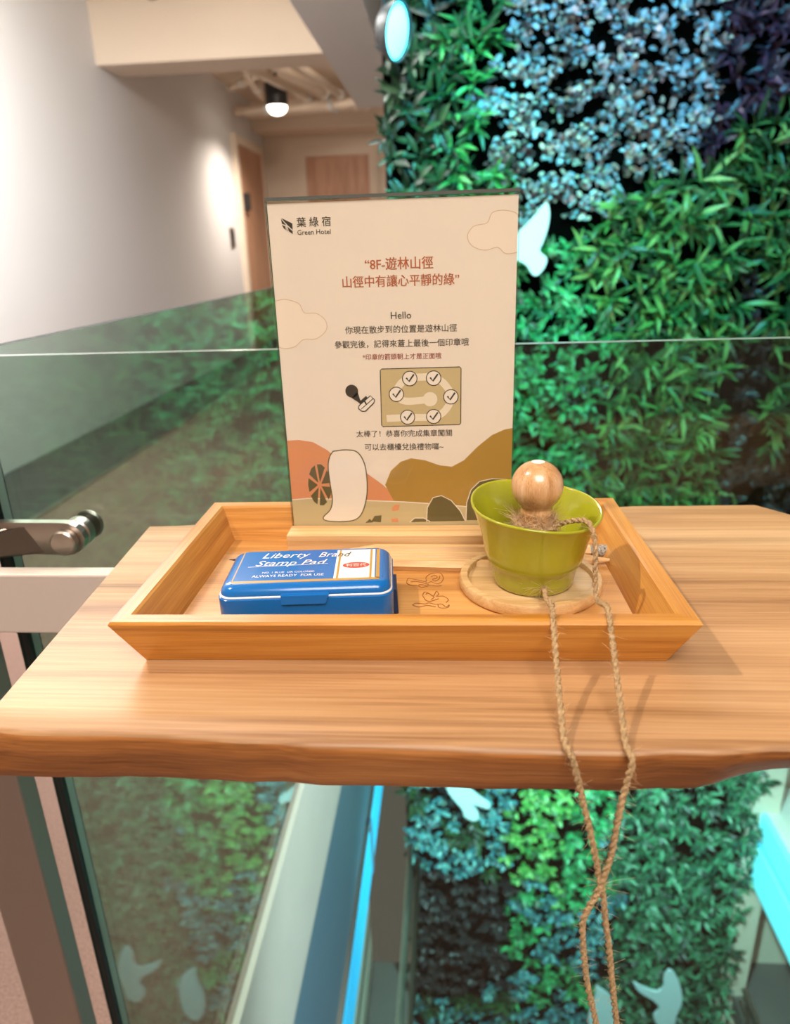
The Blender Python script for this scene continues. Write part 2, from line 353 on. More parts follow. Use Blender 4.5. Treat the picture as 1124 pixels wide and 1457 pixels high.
def region(x, z):
    n = noise.noise((x*2.6, z*2.6, 3.1))*.16; m = noise.noise((x*5, z*5, 9.7))*.10
    x2, z2 = x+n, z+m
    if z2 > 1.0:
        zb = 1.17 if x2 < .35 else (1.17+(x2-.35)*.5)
        if x2 < -.02: return 'dark'  # dark leaf colours carry the poor light at this left side
        if x2 < .12+max(0, z2-1.7)*.25: return 'fern'
        if z2 > zb: return 'blue' if x2 < .98 else 'purple'
        return 'small' if x2 < .62 else 'lance'
    if z2 > -.9:
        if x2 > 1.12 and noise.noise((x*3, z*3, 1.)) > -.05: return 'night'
        return 'small' if x2 < .66 else 'lance'
    if x2 < .33:
        if z2 < -2.15 and z2 > -3.1: return 'night'
        return 'teal' if noise.noise((x*4, z*4, 5.)) > -.25 else 'dark'
    if x2 < .80 and z2 > -2.1-.5*(x2-.3): return 'lime' if x2 < .62 else 'small'
    k = noise.noise((x*3.2, z*3.2, 7.))
    if z2 < -2.0 and k > .12 and x2 < 1.15: return 'teal'
    if x2 > .85: return 'deep'
    return 'small' if k > -.1 else 'teal'
def leaf_template(kind):
    L, Wd = PAL[kind][1], PAL[kind][2]
    if kind in ('blue', 'teal', 'lime'):
        pr = [(0, .0), (.18, .62), (.5, 1.0), (.8, .72), (1., 0)]
    else:
        pr = [(0, .05), (.25, .8), (.5, 1.0), (.78, .55), (1., 0)]
    V = []; F = []
    for t_, w_ in pr:
        droop = -.28*L*t_*t_; V += [(-Wd*.5*w_, t_*L, droop+.12*Wd*w_), (0, t_*L, droop), (Wd*.5*w_, t_*L, droop+.12*Wd*w_)]
    for i in range(len(pr)-1):
        a = i*3; F += [(a, a+1, a+4, a+3), (a+1, a+2, a+5, a+4)]
    return np.array(V), F
TPL = {k: leaf_template(k) for k in PAL}
leaves = []
sp = .074
zz = -5.3
while zz < 3.0:
    xx = -.20
    while xx < 1.60:
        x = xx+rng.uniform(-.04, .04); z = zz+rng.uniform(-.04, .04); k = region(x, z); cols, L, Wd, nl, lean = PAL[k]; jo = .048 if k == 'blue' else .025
        dep = rng.uniform(.0, .055); bright = rng.integers(0, len(cols))
        for i in range(nl):
            a = rng.uniform(0, 2*PI); el = rng.uniform(.15, 1.25)*lean/.7; s = rng.uniform(.7, 1.3)
            d = Vector((math.cos(a)*math.cos(el), -math.sin(el), math.sin(a)*math.cos(el)+.12)).normalized()
            up = Vector((0, -1, .55)); up = (up-d*up.dot(d)).normalized()
            if rng.random() < .4: up = (up+Vector(rng.uniform(-.6, .6, 3))).normalized(); up = (up-d*up.dot(d)).normalized()
            side = d.cross(up)
            o = Vector((x+rng.uniform(-jo, jo), GY+.015-dep, z+rng.uniform(-jo*.6, jo*.6)))
            c = cols[int(rng.integers(0, len(cols)))]
            leaves.append((k, o, side, d, up, s, c))
        xx += sp
    zz += sp
# the largest leaves in view become parts of their own, the rest one mass of foliage
def vis(l):
    o = l[1]
    P = np.array([o.x, o.y, o.z-H]); c = P@AX[2]; u = 562+FPX*(P@AX[0])/c; v = 728.5-FPX*(P@AX[1])/c
    return (760 < u < 1120 and 5 < v < 690) or (565 < u < 735 and 5 < v < 250) or (620 < u < 1030 and 1130 < v < 1440)
def size_key(i):
    l = leaves[i]; return PAL[l[0]][1]*PAL[l[0]][2]**.5*l[5]*(1 if l[3].y > -.75 else .5)*(1.0+.9*((i*7919) % 101)/101.)
cand = sorted([i for i in range(len(leaves)) if vis(leaves[i])], key=lambda i: -size_key(i))[:300]
big = set(cand)
leafmats = {}; leafmesh = {}
def leaf_mat(c):
    if c not in leafmats: leafmats[c] = mat('leaf_'+c, c, .42, spec=.5)
    return leafmats[c]
for i in cand:
    k, o, side, d, up, s, c = leaves[i]
    if (k, c) not in leafmesh:
        me = bpy.data.meshes.new('leaf'); V, F = TPL[k]; me.from_pydata(V.tolist(), [], F); me.materials.append(leaf_mat(c)); me.polygons.foreach_set('use_smooth', [True]*len(F)); leafmesh[(k, c)] = me
    ob = bpy.data.objects.new('leaf', leafmesh[(k, c)]); C.objects.link(ob); ob.parent = plant
    p = o-WL[plant.name]-Vector((0, .03, 0))
    ob.matrix_local = Matrix(((side.x*s, d.x*s, up.x*s, p.x), (side.y*s, d.y*s, up.y*s, p.y), (side.z*s, d.z*s, up.z*s, p.z), (0, 0, 0, 1)))
VV, FF, CC = [], [], []; nv = 0; base = np.array(WL[plant.name])
for i, (k, o, side, d, up, s, c) in enumerate(leaves):
    if i in big: continue
    V, F = TPL[k]; R = np.array([side, d, up])*s
    VV.append(V@R+np.array(o)-base); FF += [[a+nv for a in f] for f in F]; nv += len(V); CC.append((c, len(V)))
me = bpy.data.meshes.new('foliage'); me.from_pydata(np.concatenate(VV).tolist(), [], FF)
ca = me.color_attributes.new('leaf_colour', 'FLOAT_COLOR', 'POINT'); lc = {c: lin(c) for p in PAL.values() for c in p[0]}
ca.data.foreach_set('color', np.concatenate([np.tile(lc[c], (n, 1)) for c, n in CC]).astype(np.float32).ravel())
me.polygons.foreach_set('use_smooth', [True]*len(FF))
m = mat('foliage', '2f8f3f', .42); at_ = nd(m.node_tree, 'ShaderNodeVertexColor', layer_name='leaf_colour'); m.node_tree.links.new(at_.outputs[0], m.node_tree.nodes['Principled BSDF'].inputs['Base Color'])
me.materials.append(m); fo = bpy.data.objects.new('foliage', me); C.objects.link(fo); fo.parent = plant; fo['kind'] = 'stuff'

# bird cutouts
def bird(px_pts, label):
    y0 = GY-.13; P = [atY(u, v, y0) for u, v in px_pts]
    Q = catmull(P+[P[0]], 4)[:-1]; pts = [(p.x, p.z) for p in Q]; n = len(pts)
    cx_, cz_ = sum(p[0] for p in pts)/n, sum(p[1] for p in pts)/n
    V = [(a, y0, b) for a, b in pts]+[(a, y0+.012, b) for a, b in pts]
    F = [list(range(n)), list(range(2*n-1, n-1, -1))]+[[i, i+n, (i+1) % n+n, (i+1) % n] for i in range(n)]
    t = thing('bird_cutout', label, 'bird cutout', (cx_, y0, cz_), 'white bird cutouts on the plant wall')
    build('bird_silhouette', V, F, 'bird', parent=t)
    build('standoff_pin', *tube([(cx_, y0+.012, cz_), (cx_, GY+.02, cz_)], .006, 8), 'steel', parent=t)
bird([(736, 332), (748, 320), (764, 303), (777, 288), (782, 300), (780, 322), (773, 344), (768, 357), (778, 367), (775, 380), (766, 391), (758, 391), (750, 379), (740, 372), (722, 370), (702, 372), (684, 360), (706, 352), (720, 342)], 'cyan-lit bird cutout beside the top right of the printed sign')
bird([(380+x/2.958, 1080+y/2.958) for x, y in [(748, 95), (765, 145), (820, 212), (830, 242), (868, 262), (890, 250), (886, 222), (862, 195), (885, 197), (930, 211), (936, 190), (895, 160), (862, 132), (842, 105), (850, 40), (800, -20), (770, 20), (740, 60)]], 'pale cyan bird cutout just below the tabletop edge')
bird([(740+x/2.927, 1080+y/2.927) for x, y in [(470, 930), (488, 962), (522, 987), (562, 1012), (580, 1042), (556, 1072), (575, 1110), (606, 1125), (642, 1108), (652, 1070), (672, 1025), (674, 980), (656, 915), (625, 880), (600, 908), (596, 952), (568, 970), (520, 955)]], 'white bird cutout with raised wing at the bottom right')
bird([(740+x/2.927, 1080+y/2.927) for x, y in [(316, 950), (310, 1000), (292, 1040), (284, 1090), (300, 1150), (340, 1180), (386, 1140), (398, 1060), (384, 1000), (350, 968)]], 'white bird cutout behind the hanging twine at the bottom')
# cyan spotlight at the upper left corner of the plants
c = atY(568, 45, 2.85)
t = thing('spotlight', 'glowing cyan spotlight at the upper left of the plant wall', 'lamp', (c[0], c[1], c[2]))
d = Vector((.90, -.40, -.22)).normalized()
A = Vector(c); q = d.to_track_quat('Z', 'Y').to_matrix()
def orient(vf): return [q@Vector(v)+A for v in vf[0]], vf[1]
build('housing', *orient(lathe([(.05, -.06), (.07, -.055), (.09, -.02), (.094, 0), (.088, 0), (.084, -.012)], (0, 0, 0), 28)), 'black', parent=t, smooth=True, auto=40)
build('lens', *orient(lathe([(.085, -.012), (.07, -.004), (.03, .004), (.005, .006)], (0, 0, 0), 28)), 'cyan_lamp', parent=t, smooth=True)
build('bracket', *tube([A-d*.05, A-d*.06+Vector((0, 0, .14)), Vector((A.x, GY+.02, A.z+.16))], .012, 8), 'black', parent=t)

# ------------------------------------------------------------------ railing: glass, post, bar, arm
GZ = 1.1145
def pane(name, x0, x1, y0, y1, z0, z1, label, thin):
    v, f = box(x0, x1, y0, y1, z0, z1)
    fm = []
    for q in f:
        P = [v[i] for i in q]; nrm = (P[1]-P[0]).cross(P[2]-P[1]).normalized()
        fm.append(0 if abs(nrm[thin]) > .5 else 1)
    return build(name, v, f, None, mats=['glass', 'glass_edge'] if thin == 1 else ['glass_left', 'glass_edge_dark'], fm=fm, loc=((x0+x1)/2, (y0+y1)/2, z0), label=label, cat='glass panel', group='glass railing panels')
pane('glass_panel', -.352, 1.62, .503, .513, -.10, GZ, 'wide clear glass railing panel standing behind the wooden tabletop', 1)
pane('glass_panel', -.368, -.358, .508, 3.05, -.02, GZ+.002, 'glass railing panel receding along the corridor on the left', 0)
rl = thing('steel_railing', 'brushed steel railing post with crossbar and glass clamp left of the tray', 'railing', (-.385, .47, 0))
build('post', *box(-.411, -.361, .455, .478, 0, 1.02, .002), 'steel_post', parent=rl)
build('crossbar', *box(-.75, .9, .440, .454, .9215, .9690, .0015), 'steel_bar', parent=rl)
build('gasket', *box(-.3575, -.3525, .498, .515, 0, GZ), 'rubber', parent=rl)
def arm_profile():
    P = [(-.42, .9690), (-.292, .9672), (-.2865, .9675), (-.2815, .9700), (-.2775, .9745), (-.276, .980), (-.2775, .9855), (-.2815, .9900), (-.2865, .9925), (-.292, .9932), (-.42, .9945)]
    n = len(P); V = [(x, .480, z) for x, z in P]+[(x, .487, z) for x, z in P]
    F = [list(range(n)), list(range(2*n-1, n-1, -1))]+[[i, i+n, (i+1) % n+n, (i+1) % n] for i in range(n)]
    return V, F
build('clamp_arm', *arm_profile(), 'steel', parent=rl)
build('gusset', [(-.42, .445, .972), (-.322, .480, .990), (-.310, .480, .969), (-.42, .445, .967), (-.42, .451, .976), (-.319, .487, .9915), (-.307, .487, .968), (-.42, .451, .966)],
      [[0, 1, 2, 3], [7, 6, 5, 4], [0, 4, 5, 1], [1, 5, 6, 2], [2, 6, 7, 3], [3, 7, 4, 0]], 'steel_dark', parent=rl)
def disc_y(x, z, y0, y1, r, bev=.0012, n=32):
    pr = [(.0005, y0), (r-bev, y0), (r, y0+bev), (r, y1-bev), (r-bev, y1), (.0005, y1)]
    V, F = [], []
    for rr, y in pr:
        for k in range(n): a = 2*PI*k/n; V.append((x+rr*math.cos(a), y, z+rr*math.sin(a)))
    for i in range(len(pr)-1):
        for k in range(n): F.append([i*n+k, (i+1)*n+k, (i+1)*n+(k+1) % n, i*n+(k+1) % n])
    return V, F
for nm, y0, y1, r, mm in (('bolt_cap', .472, .480, .0098, 'steel'), ('washer', .487, .492, .0100, 'steel_dark'), ('washer', .492, .503, .0118, 'steel'), ('bolt_cap', .513, .517, .0118, 'steel')):
    build(nm, *disc_y(-.2900, .9790, y0, y1, r), mm, parent=rl, smooth=True, auto=35)

# ------------------------------------------------------------------ live-edge tabletop
def interp(x, pts):
    return float(np.interp(x, [p[0] for p in pts], [p[1] for p in pts]))
FRONT = [(-.1925, .2285), (-.182, .2270), (-.123, .2265), (-.066, .2236), (-.022, .2225), (.041, .2213), (.093, .2240), (.125, .2272), (.2, .233), (.4, .225), (.62, .23)]
FB = [(-.1925, .2335), (-.12, .2345), (-.07, .2335), (-.02, .2325), (.05, .2335), (.092, .236), (.108, .2385), (.12, .2405), (.14, .2420), (.2, .243), (.4, .236), (.62, .24)]
BACK = [(-.2145, .456), (-.19, .4575), (-.05, .474), (.1265, .4945), (.19, .4945), (.209, .496), (.2145, .490), (.220, .480), (.232, .469), (.26, .460), (.35, .466), (.5, .48), (.62, .478)]
cols = np.concatenate([[-.2, -.1985], np.linspace(-.195, .62, 110)])
V, F = [], []; nsec = 0
for ix, x in enumerate(cols):
    jit = noise.noise((x*60, 1., 2.))*.0009+noise.noise((x*25, 4., 2.))*.0008
    yf, yb, yk = interp(x, FRONT)+jit, interp(x, FB)+jit*1.4, interp(x, BACK)+noise.noise((x*30, 8., 2.))*.001
    zb = .970+interp(x, [(.085, 0), (.122, .0075), (.2, .007), (.3, 0)])+noise.noise((x*14, 3., 6.))*.0008
    sec = [(yk, .998), (yk-.001, .9995), (yk-.003, 1.0)]
    for s_ in np.linspace(.1, .9, 7): sec.append((yk+(yf-yk)*s_, 1.0))
    sec += [(yf+.004, 1.0), (yf+.0018, .9994), (yf+.0004, .9978), (yf, .9955), (yf+(yb-yf)*.35, .9955-(.9955-zb)*.30), (yf+(yb-yf)*.7, .9955-(.9955-zb)*.68), (yb-.0005, zb+.0025), (yb+.002, zb+.0004), (yb+.005, zb), (yk-.01, zb+.001), (yk-.001, zb+.006)]
    # left end follows a slanted cut: shear the first columns along the cut line
    nsec = len(sec)
    for y, z in sec:
        xx_ = x
        if x < 0: xx_ = x-(.0195*(y-.2285)/.228)*max(0, min(1, (-x-.0)/.19))
        V.append((xx_, y, z))
for i in range(len(cols)-1):
    for k in range(nsec): F.append([i*nsec+k, i*nsec+(k+1) % nsec, (i+1)*nsec+(k+1) % nsec, (i+1)*nsec+k])
F.append(list(range(nsec))[::-1]); F.append([(len(cols)-1)*nsec+k for k in range(nsec)])
V = [(a+.0075, b, c_) for a, b, c_ in V]
fm = []
for q_ in F:
    ys = sum(V[i][1] for i in q_)/len(q_); zs_ = sum(V[i][2] for i in q_)/len(q_)
    fm.append(1 if (ys < .26 and zs_ < .9975 and len(q_) == 4) else 0)
build('wooden_tabletop', V, F, None, mats=['table', 'table_edge'], fm=fm, loc=(.2, .35, .97), smooth=True, auto=50, label='thick live-edge wooden tabletop carrying the tray', cat='tabletop')

# ------------------------------------------------------------------ tray
ty = .0171; TX, TY, TW, TD, ZR, INS, TH, TF = -.1533, .2703, .2606, .1635, 1.0253, .0105, .0092, 1.005
def tr(u, v, z): return (TX+u*math.cos(ty)-v*math.sin(ty), TY+u*math.sin(ty)+v*math.cos(ty), z)
tray = thing('serving_tray', 'rectangular bamboo tray with slanted sides on the tabletop', 'tray', tr(TW/2, TD/2, 1.0))
def ring(off, z): return [tr(off, off, z), tr(TW-off, off, z), tr(TW-off, TD-off, z), tr(off, TD-off, z)]
e = .0012
rings = [ring(INS, 1.0002), ring(.0004, ZR-e*1.2), ring(e, ZR), ring(TH-e, ZR), ring(TH, ZR-e), ring(INS+TH-.001, 1.0002)]
for s_, (nm, mm) in enumerate((('tray_side', 'tray_x'), ('tray_side', 'tray_y'), ('tray_side', 'tray_x'), ('tray_side', 'tray_y'))):
    a, b = s_, (s_+1) % 4; n = len(rings)
    V = [r_[a] for r_ in rings]+[r_[b] for r_ in rings]
    F = [[i, i+n, (i+1) % n+n, (i+1) % n] for i in range(n)]+[list(range(n)), list(range(2*n-1, n-1, -1))]
    build(nm, V, F, mm, parent=tray)
i_ = INS+TH-.003
lo = [tr(i_, i_, 1.0004), tr(TW-i_, i_, 1.0004), tr(TW-i_, TD-i_, 1.0004), tr(i_, TD-i_, 1.0004)]
hi = [(x, y, TF) for x, y, _ in lo]
build('tray_bottom', lo+hi, [[3, 2, 1, 0], [4, 5, 6, 7], [0, 1, 5, 4], [1, 2, 6, 5], [2, 3, 7, 6], [3, 0, 4, 7]], 'tray_floor', parent=tray)
def zpx(x, y): return atZ(560+x/9.367, 790+y/9.367, TF+.0001)
SCR = [[(180, 330), (200, 310), (330, 330), (400, 350), (440, 340), (430, 300), (470, 260), (540, 235), (620, 235), (660, 290), (650, 340), (600, 380), (540, 370), (500, 350), (460, 370), (420, 350)],
       [(180, 330), (175, 370), (230, 400), (330, 410), (380, 430), (480, 400), (560, 410), (640, 405)], [(230, 355), (300, 350), (380, 365), (430, 380), (470, 390)], [(500, 290), (540, 270), (580, 285), (560, 310), (520, 320), (545, 345), (600, 320), (615, 275)],
       [(330, 410), (350, 390), (420, 400), (450, 420)],
       [(400, 560), (385, 530), (420, 490), (490, 520), (530, 545), (570, 480), (600, 520), (570, 550), (660, 545), (730, 590), (700, 630)], [(400, 560), (430, 600), (480, 615), (540, 600), (600, 580)],
       [(250, 665), (300, 640), (420, 650), (470, 635), (560, 655), (640, 650), (700, 690), (740, 660), (720, 700), (610, 700), (590, 650)], [(260, 670), (340, 690), (450, 670), (560, 690)], [(430, 520), (460, 505), (500, 530), (540, 560), (500, 590)]]
eng = join(*[tube(catmull([zpx(*p) for p in s_], 3), .00028, 4) for s_ in SCR])
build('engraving', *eng, 'engrave', parent=tray, label='burnt line drawing of blossoms on the tray bottom')

# ------------------------------------------------------------------ printed sign in a wooden base
SY = .417
sign = thing('sign_stand', 'upright printed cream sign in clear acrylic on a wooden base in the tray', 'sign', (-.032, .412, TF))
zt = 1.0153
build('wooden_base', *join(box(-.1005, .0425, .399, .4162, TF, zt, .0006), box(-.1005, .0425, .4208, .4245, TF+.003, zt, .0005), box(-.1005, .0425, .4160, .4210, TF, TF+.004)), 'base_wood', parent=sign)
TLx, TLz = atY(378, 288, SY)[0], atY(378, 288, SY)[2]; TRx = atY(740, 279, SY)[0]
sx0, sx1, sz0, sz1 = TLx-.0002, TRx, zt-.005, TLz+.0004
def panebox(x0, x1, y0, y1, z0, z1):
    v, f = box(x0, x1, y0, y1, z0, z1); fm = []
    for q_ in f:
        P = [v[i] for i in q_]; nn = (P[1]-P[0]).cross(P[2]-P[1]).normalized(); fm.append(0 if abs(nn.y) > .5 else 1)
    return v, f, fm
v, f, fm = panebox(sx0, sx1, SY-.0016, SY-.0006, sz0, sz1); build('acrylic_front', v, f, None, parent=sign, mats=['acrylic', 'acrylic_edge'], fm=fm)
build('dark_refraction_bar', *box(sx0, sx1, SY-.0016, SY+.0026, sz1+.0001, sz1+.0018), 'acrylic_edge', parent=sign)  # opaque dark bar painted for the dark refraction in the clear acrylic
v, f, fm = panebox(sx0, sx1, SY+.0008, SY+.0026, sz0, sz1); build('acrylic_back', v, f, None, parent=sign, mats=['acrylic', 'acrylic_edge'], fm=fm)
px0, px1, pz0, pz1 = sx0+.0008, sx1-.0008, sz0, sz1-.0012
paper = build('printed_sheet', *box(px0, px1, SY, SY+.0004, pz0, pz1), 'paper', parent=sign)
def P2(u, v): a = atY(u, v, SY); return (min(max(a[0], px0), px1), min(max(a[2], pz0), pz1))
def flat(name, polys, m, layer, label=None):
    V, F = [], []
    for p in polys:
        n = len(V); V += [(x, SY-.00003*layer, z) for x, z in p[0]]; F += [[i+n for i in q_] for q_ in p[1]]
    return build(name, V, F, m, parent=paper, label=label)
def poly(pts): return (pts, [list(range(len(pts)))])
def pxpoly(pts, smooth=0, closed=True):
    if smooth:
        q_ = catmull([(u, v, 0) for u, v in pts]+([(pts[0][0], pts[0][1], 0)] if closed else []), smooth)
        if closed: q_ = q_[:-1]
        pts = [(p.x, p.y) for p in q_]
    return [P2(*p) for p in pts]
def ribbon(pts, w, closed=False):
    n = len(pts); V = []
    for i in range(n):
        a = pts[(i-1) % n] if closed else pts[max(i-1, 0)]; b = pts[(i+1) % n] if closed else pts[min(i+1, n-1)]
        d = Vector((b[0]-a[0], b[1]-a[1])); d = d.normalized() if d.length > 1e-9 else Vector((1, 0)); nrm = Vector((-d.y, d.x))*w*.5
        V += [(pts[i][0]+nrm.x, pts[i][1]+nrm.y), (pts[i][0]-nrm.x, pts[i][1]-nrm.y)]
    F = [[2*i, 2*i+1, 2*((i+1) % n)+1, 2*((i+1) % n)] for i in range(n if closed else n-1)]
    V = [(min(max(x, px0), px1), min(max(z, pz0), pz1)) for x, z in V]
    return V, F
def circle(c, r, n=28): return [(c[0]+r*math.cos(2*PI*k/n), c[1]+r*math.sin(2*PI*k/n)) for k in range(n)]
mpp = .4177/FPX*1.03   # metres per photo pixel on the sheet, near its middle
def text(body, u0, u1, v, m, layer=6, bold=0., name='text_line', vstretch=1.):
    c = bpy.data.curves.new('t', 'FONT'); c.body = body; c.resolution_u = 2; c.align_x = 'LEFT'
    o = bpy.data.objects.new('t', c); C.objects.link(o)
    me = bpy.data.meshes.new_from_object(o.evaluated_get(bpy.context.evaluated_depsgraph_get()))
    vs = np.array([x.co[:] for x in me.vertices]); fs = [list(p.vertices) for p in me.polygons]
    bpy.data.objects.remove(o); bpy.data.curves.remove(c); bpy.data.meshes.remove(me)
    a, b = P2(u0, v), P2(u1, v); s_ = (b[0]-a[0])/(vs[:, 0].max()-vs[:, 0].min())
    zc = (vs[:, 1].max()+vs[:, 1].min())/2; x0 = vs[:, 0].min()
    zmid = (a[1]+b[1])/2
    V = [(a[0]+(x-x0)*s_, SY-.00003*layer, zmid+(y-zc)*s_*vstretch) for x, y, _ in vs]
    if bold:     # heavier weight: the outline struck again, a hair to the side
        n = len(V); V = V+[(x+bold*2.2*s_, y-.00001, z) for x, y, z in V]; fs = fs+[[i+n for i in q_] for q_ in fs]
    return build(name, V, fs, m, parent=paper)
# hills and ground
flat('hill', [poly(pxpoly([(408, 627), (425, 626), (445, 629), (465, 640), (490, 660), (520, 672), (545, 690), (562, 706), (578, 720), (590, 726), (415, 726)]))], 'orange', 1)
flat('hill', [poly(pxpoly([(548, 690), (556, 670), (570, 657), (585, 652), (605, 655), (625, 662), (643, 664), (660, 655), (680, 635), (700, 619), (718, 611), (731, 609), (731, 735), (590, 726), (560, 712)]))], 'ochre', 2)
flat('ground', [poly(pxpoly([(412, 711), (440, 709), (470, 710), (520, 712), (575, 714), (620, 717), (680, 722), (727, 727), (727, 748), (412, 748)]))], 'khaki', 3)
flat('ground_line', [ribbon(pxpoly([(412, 711), (440, 709), (470, 710), (520, 712), (575, 714), (620, 717), (680, 722), (727, 727)]), .0006)], 'pwhite', 4)
for pts in ([(607, 742), (608, 722), (616, 708), (628, 705), (642, 712), (655, 727), (662, 741)], [(663, 740), (664, 715), (670, 697), (682, 685), (700, 681), (722, 682), (726, 740)], [(583, 743), (590, 737), (603, 737), (612, 742)]):
    flat('leaf_print', [poly(pxpoly(pts))], 'olive', 5); flat('leaf_outline', [ribbon(pxpoly(pts), .0005)], 'pwhite', 6)
for pts, mm in (([(558, 722), (562, 718), (569, 718), (567, 726), (558, 727)], 'orange'), ([(556, 738), (566, 737), (567, 743), (558, 743)], 'orange'), ([(528, 742), (533, 734), (543, 733), (542, 743)], 'olive'), ([(520, 744), (526, 738), (531, 743)], 'olive')):
    flat('petal_print', [poly(pxpoly(pts))], mm, 5)
# clouds
for pts in ([(741, 358), (720, 361), (708, 352), (690, 356), (672, 350), (665, 336), (674, 322), (693, 317), (700, 303), (715, 299), (732, 302), (741, 310)],
            [(390, 429), (405, 426), (425, 432), (433, 445), (450, 446), (463, 456), (464, 470), (450, 482), (432, 483), (420, 493), (405, 496), (393, 492)]):
    q_ = pxpoly(pts, 5, False); flat('cloud_print', [poly(q_)], 'cloud', 1); flat('cloud_outline', [ribbon(q_, .0004)], 'cloud_line', 2)
# segmented disc and plain pale figure
wc = P2(455, 690); wr = (.0072, .0135)
disc = []
for k in range(7):
    a0, a1 = 2*PI*k/7+.10, 2*PI*(k+1)/7-.10
    disc.append(poly([(wc[0]+.0012*math.cos((a0+a1)/2), wc[1]+.0018*math.sin((a0+a1)/2)), (wc[0]+wr[0]*math.cos(a0), wc[1]+wr[1]*math.sin(a0)), (wc[0]+wr[0]*1.02*math.cos((a0+a1)/2), wc[1]+wr[1]*1.02*math.sin((a0+a1)/2)), (wc[0]+wr[0]*math.cos(a1), wc[1]+wr[1]*math.sin(a1))]))
flat('segment_disc', disc, 'olive', 5)
body = pxpoly([(474, 642), (492, 640), (508, 643), (518, 658), (522, 680), (522, 705), (516, 728), (506, 739), (488, 742), (466, 741), (460, 736), (470, 725), (473, 710), (470, 690), (467, 665), (469, 650)], 4)
flat('pale_shape', [poly(body)], 'pwhite', 6); flat('pale_shape_outline', [ribbon(body, .0007, True)], 'olive', 7)
# logo
flat('logo_mark', [poly(pxpoly(p)) for p in ([(400, 310), (416, 318), (416.5, 327), (409, 320)], [(400, 311.5), (407, 320.5), (401, 318)], [(401, 320), (406, 322), (407, 327), (404, 325)], [(409, 322.5), (416.5, 329), (416.5, 333), (411, 329)], [(407.5, 323), (409.5, 329), (408, 328)])], 'ink', 6)
text('葉 綠 宿', 422, 470.5, 315.5, 'ink', bold=.005)
text('Green Hotel', 423, 470.5, 330, 'ink', bold=.004)
text('“8F-遊林山徑', 519, 616, 374.5, 'brown_ink', bold=.014, vstretch=1.06)
text('山徑中有讓心平靜的綠”', 487, 653, 399, 'brown_ink', bold=.014, vstretch=1.06)
text('Hello', 556, 585, 448.5, 'ink', bold=.004)
text('你現在散步到的位置是遊林山徑', 491, 650, 468, 'ink', bold=.005)
text('參觀完後，記得來蓋上最後一個印章哦', 476, 667, 488.5, 'ink', bold=.005)
text('*印章的箭頭朝上才是正面哦', 516, 628, 507, 'red_ink', bold=.005)
text('太棒了！恭喜你完成集章闖關', 507, 643, 616.5, 'ink', bold=.005)
text('可以去櫃檯兌換禮物囉~', 519, 631, 635.5, 'ink', bold=.005)
# map panel
mp_ = pxpoly([(541, 527), (543, 525), (654, 522), (656, 524), (655.5, 602), (654, 604), (545, 607), (543, 605)])
flat('map_panel', [poly(mp_)], 'map', 3); flat('map_border', [ribbon(mp_, .0005, True)], 'ink', 4)
pth = catmull([(612, 568, 0), (590, 570.5, 0), (574, 570, 0), (564, 561, 0), (570, 546, 0), (583, 538, 0), (600, 536.5, 0), (617, 537, 0), (632, 546, 0), (642, 564, 0), (634, 583, 0), (617, 593, 0), (580, 594, 0), (550, 595.5, 0)], 6)
flat('map_path', [ribbon([P2(p.x, p.y) for p in pth], 10*mpp)], 'path', 5)
flat('path_end', [poly(circle(P2(612, 568), 10*mpp))], 'path', 6)
for u, v in ((583, 538.5), (617, 538), (564, 561), (641.5, 564.5), (580, 593.5), (617, 592.5)):
    c0 = P2(u, v); k_ = flat('check_badge', [poly(circle(c0, 10*mpp))], 'pwhite', 7)
    flat('badge_ring', [ribbon(circle(c0, 10*mpp), .0005, True)], 'ink', 8)
    flat('check_mark', [ribbon([P2(u-5, v-1), P2(u-1, v+4), P2(u+6, v-6)], .0010)], 'ink', 9)
# stamp symbol
flat('stamp_symbol_knob', [poly(circle(P2(500.5, 556.5), 9*mpp)), poly(pxpoly([(500, 566), (509, 558), (513, 570), (521, 563), (524, 568), (514, 576), (508, 571)]))], 'ink', 6)
sb = pxpoly([(511, 577), (527, 563), (533, 569), (532, 573), (520, 585), (515, 585), (510, 581)])
flat('stamp_symbol_block', [poly(sb)], 'pwhite', 7); flat('stamp_symbol_outline', [ribbon(sb, .0006, True), ribbon([P2(514, 582), P2(531, 567)], .0005), ribbon([P2(519, 571), P2(521, 575)], .0009)], 'ink', 8)

# ------------------------------------------------------------------ ink pad tin
tin = thing('stamp_pad_tin', 'blue hinged stamp pad tin with white and gold printed lid', 'tin', (-.0725, .3265, TF))
tc_, ta = (-.0718, .3262), .082
def tl(x, y, z): return (tc_[0]+x*math.cos(ta)-y*math.sin(ta), tc_[1]+x*math.sin(ta)+y*math.cos(ta), z)
def rrect(wd, dp, r, n=6):
    out = []
    for cx_, cy_, a0 in ((wd/2-r, dp/2-r, 0), (-wd/2+r, dp/2-r, PI/2), (-wd/2+r, -dp/2+r, PI), (wd/2-r, -dp/2+r, 1.5*PI)):
        for k in range(n+1): a = a0+PI/2*k/n; out.append((cx_+r*math.cos(a), cy_+r*math.sin(a)))
    return out
def loft(levels, n=6):
    V, F = [], []; m_ = None
    for wd, dp, r, z in levels:
        L_ = rrect(wd, dp, r, n); m_ = len(L_); V += [tl(x, y, z) for x, y in L_]
    for i in range(len(levels)-1):
        for k in range(m_): F.append([i*m_+k, i*m_+(k+1) % m_, (i+1)*m_+(k+1) % m_, (i+1)*m_+k])
    F.append(list(range(m_))[::-1]); F.append([(len(levels)-1)*m_+k for k in range(m_)])
    return V, F
TWd, TDp = .0852, .0500; zs, ztop = 1.0230, 1.0283
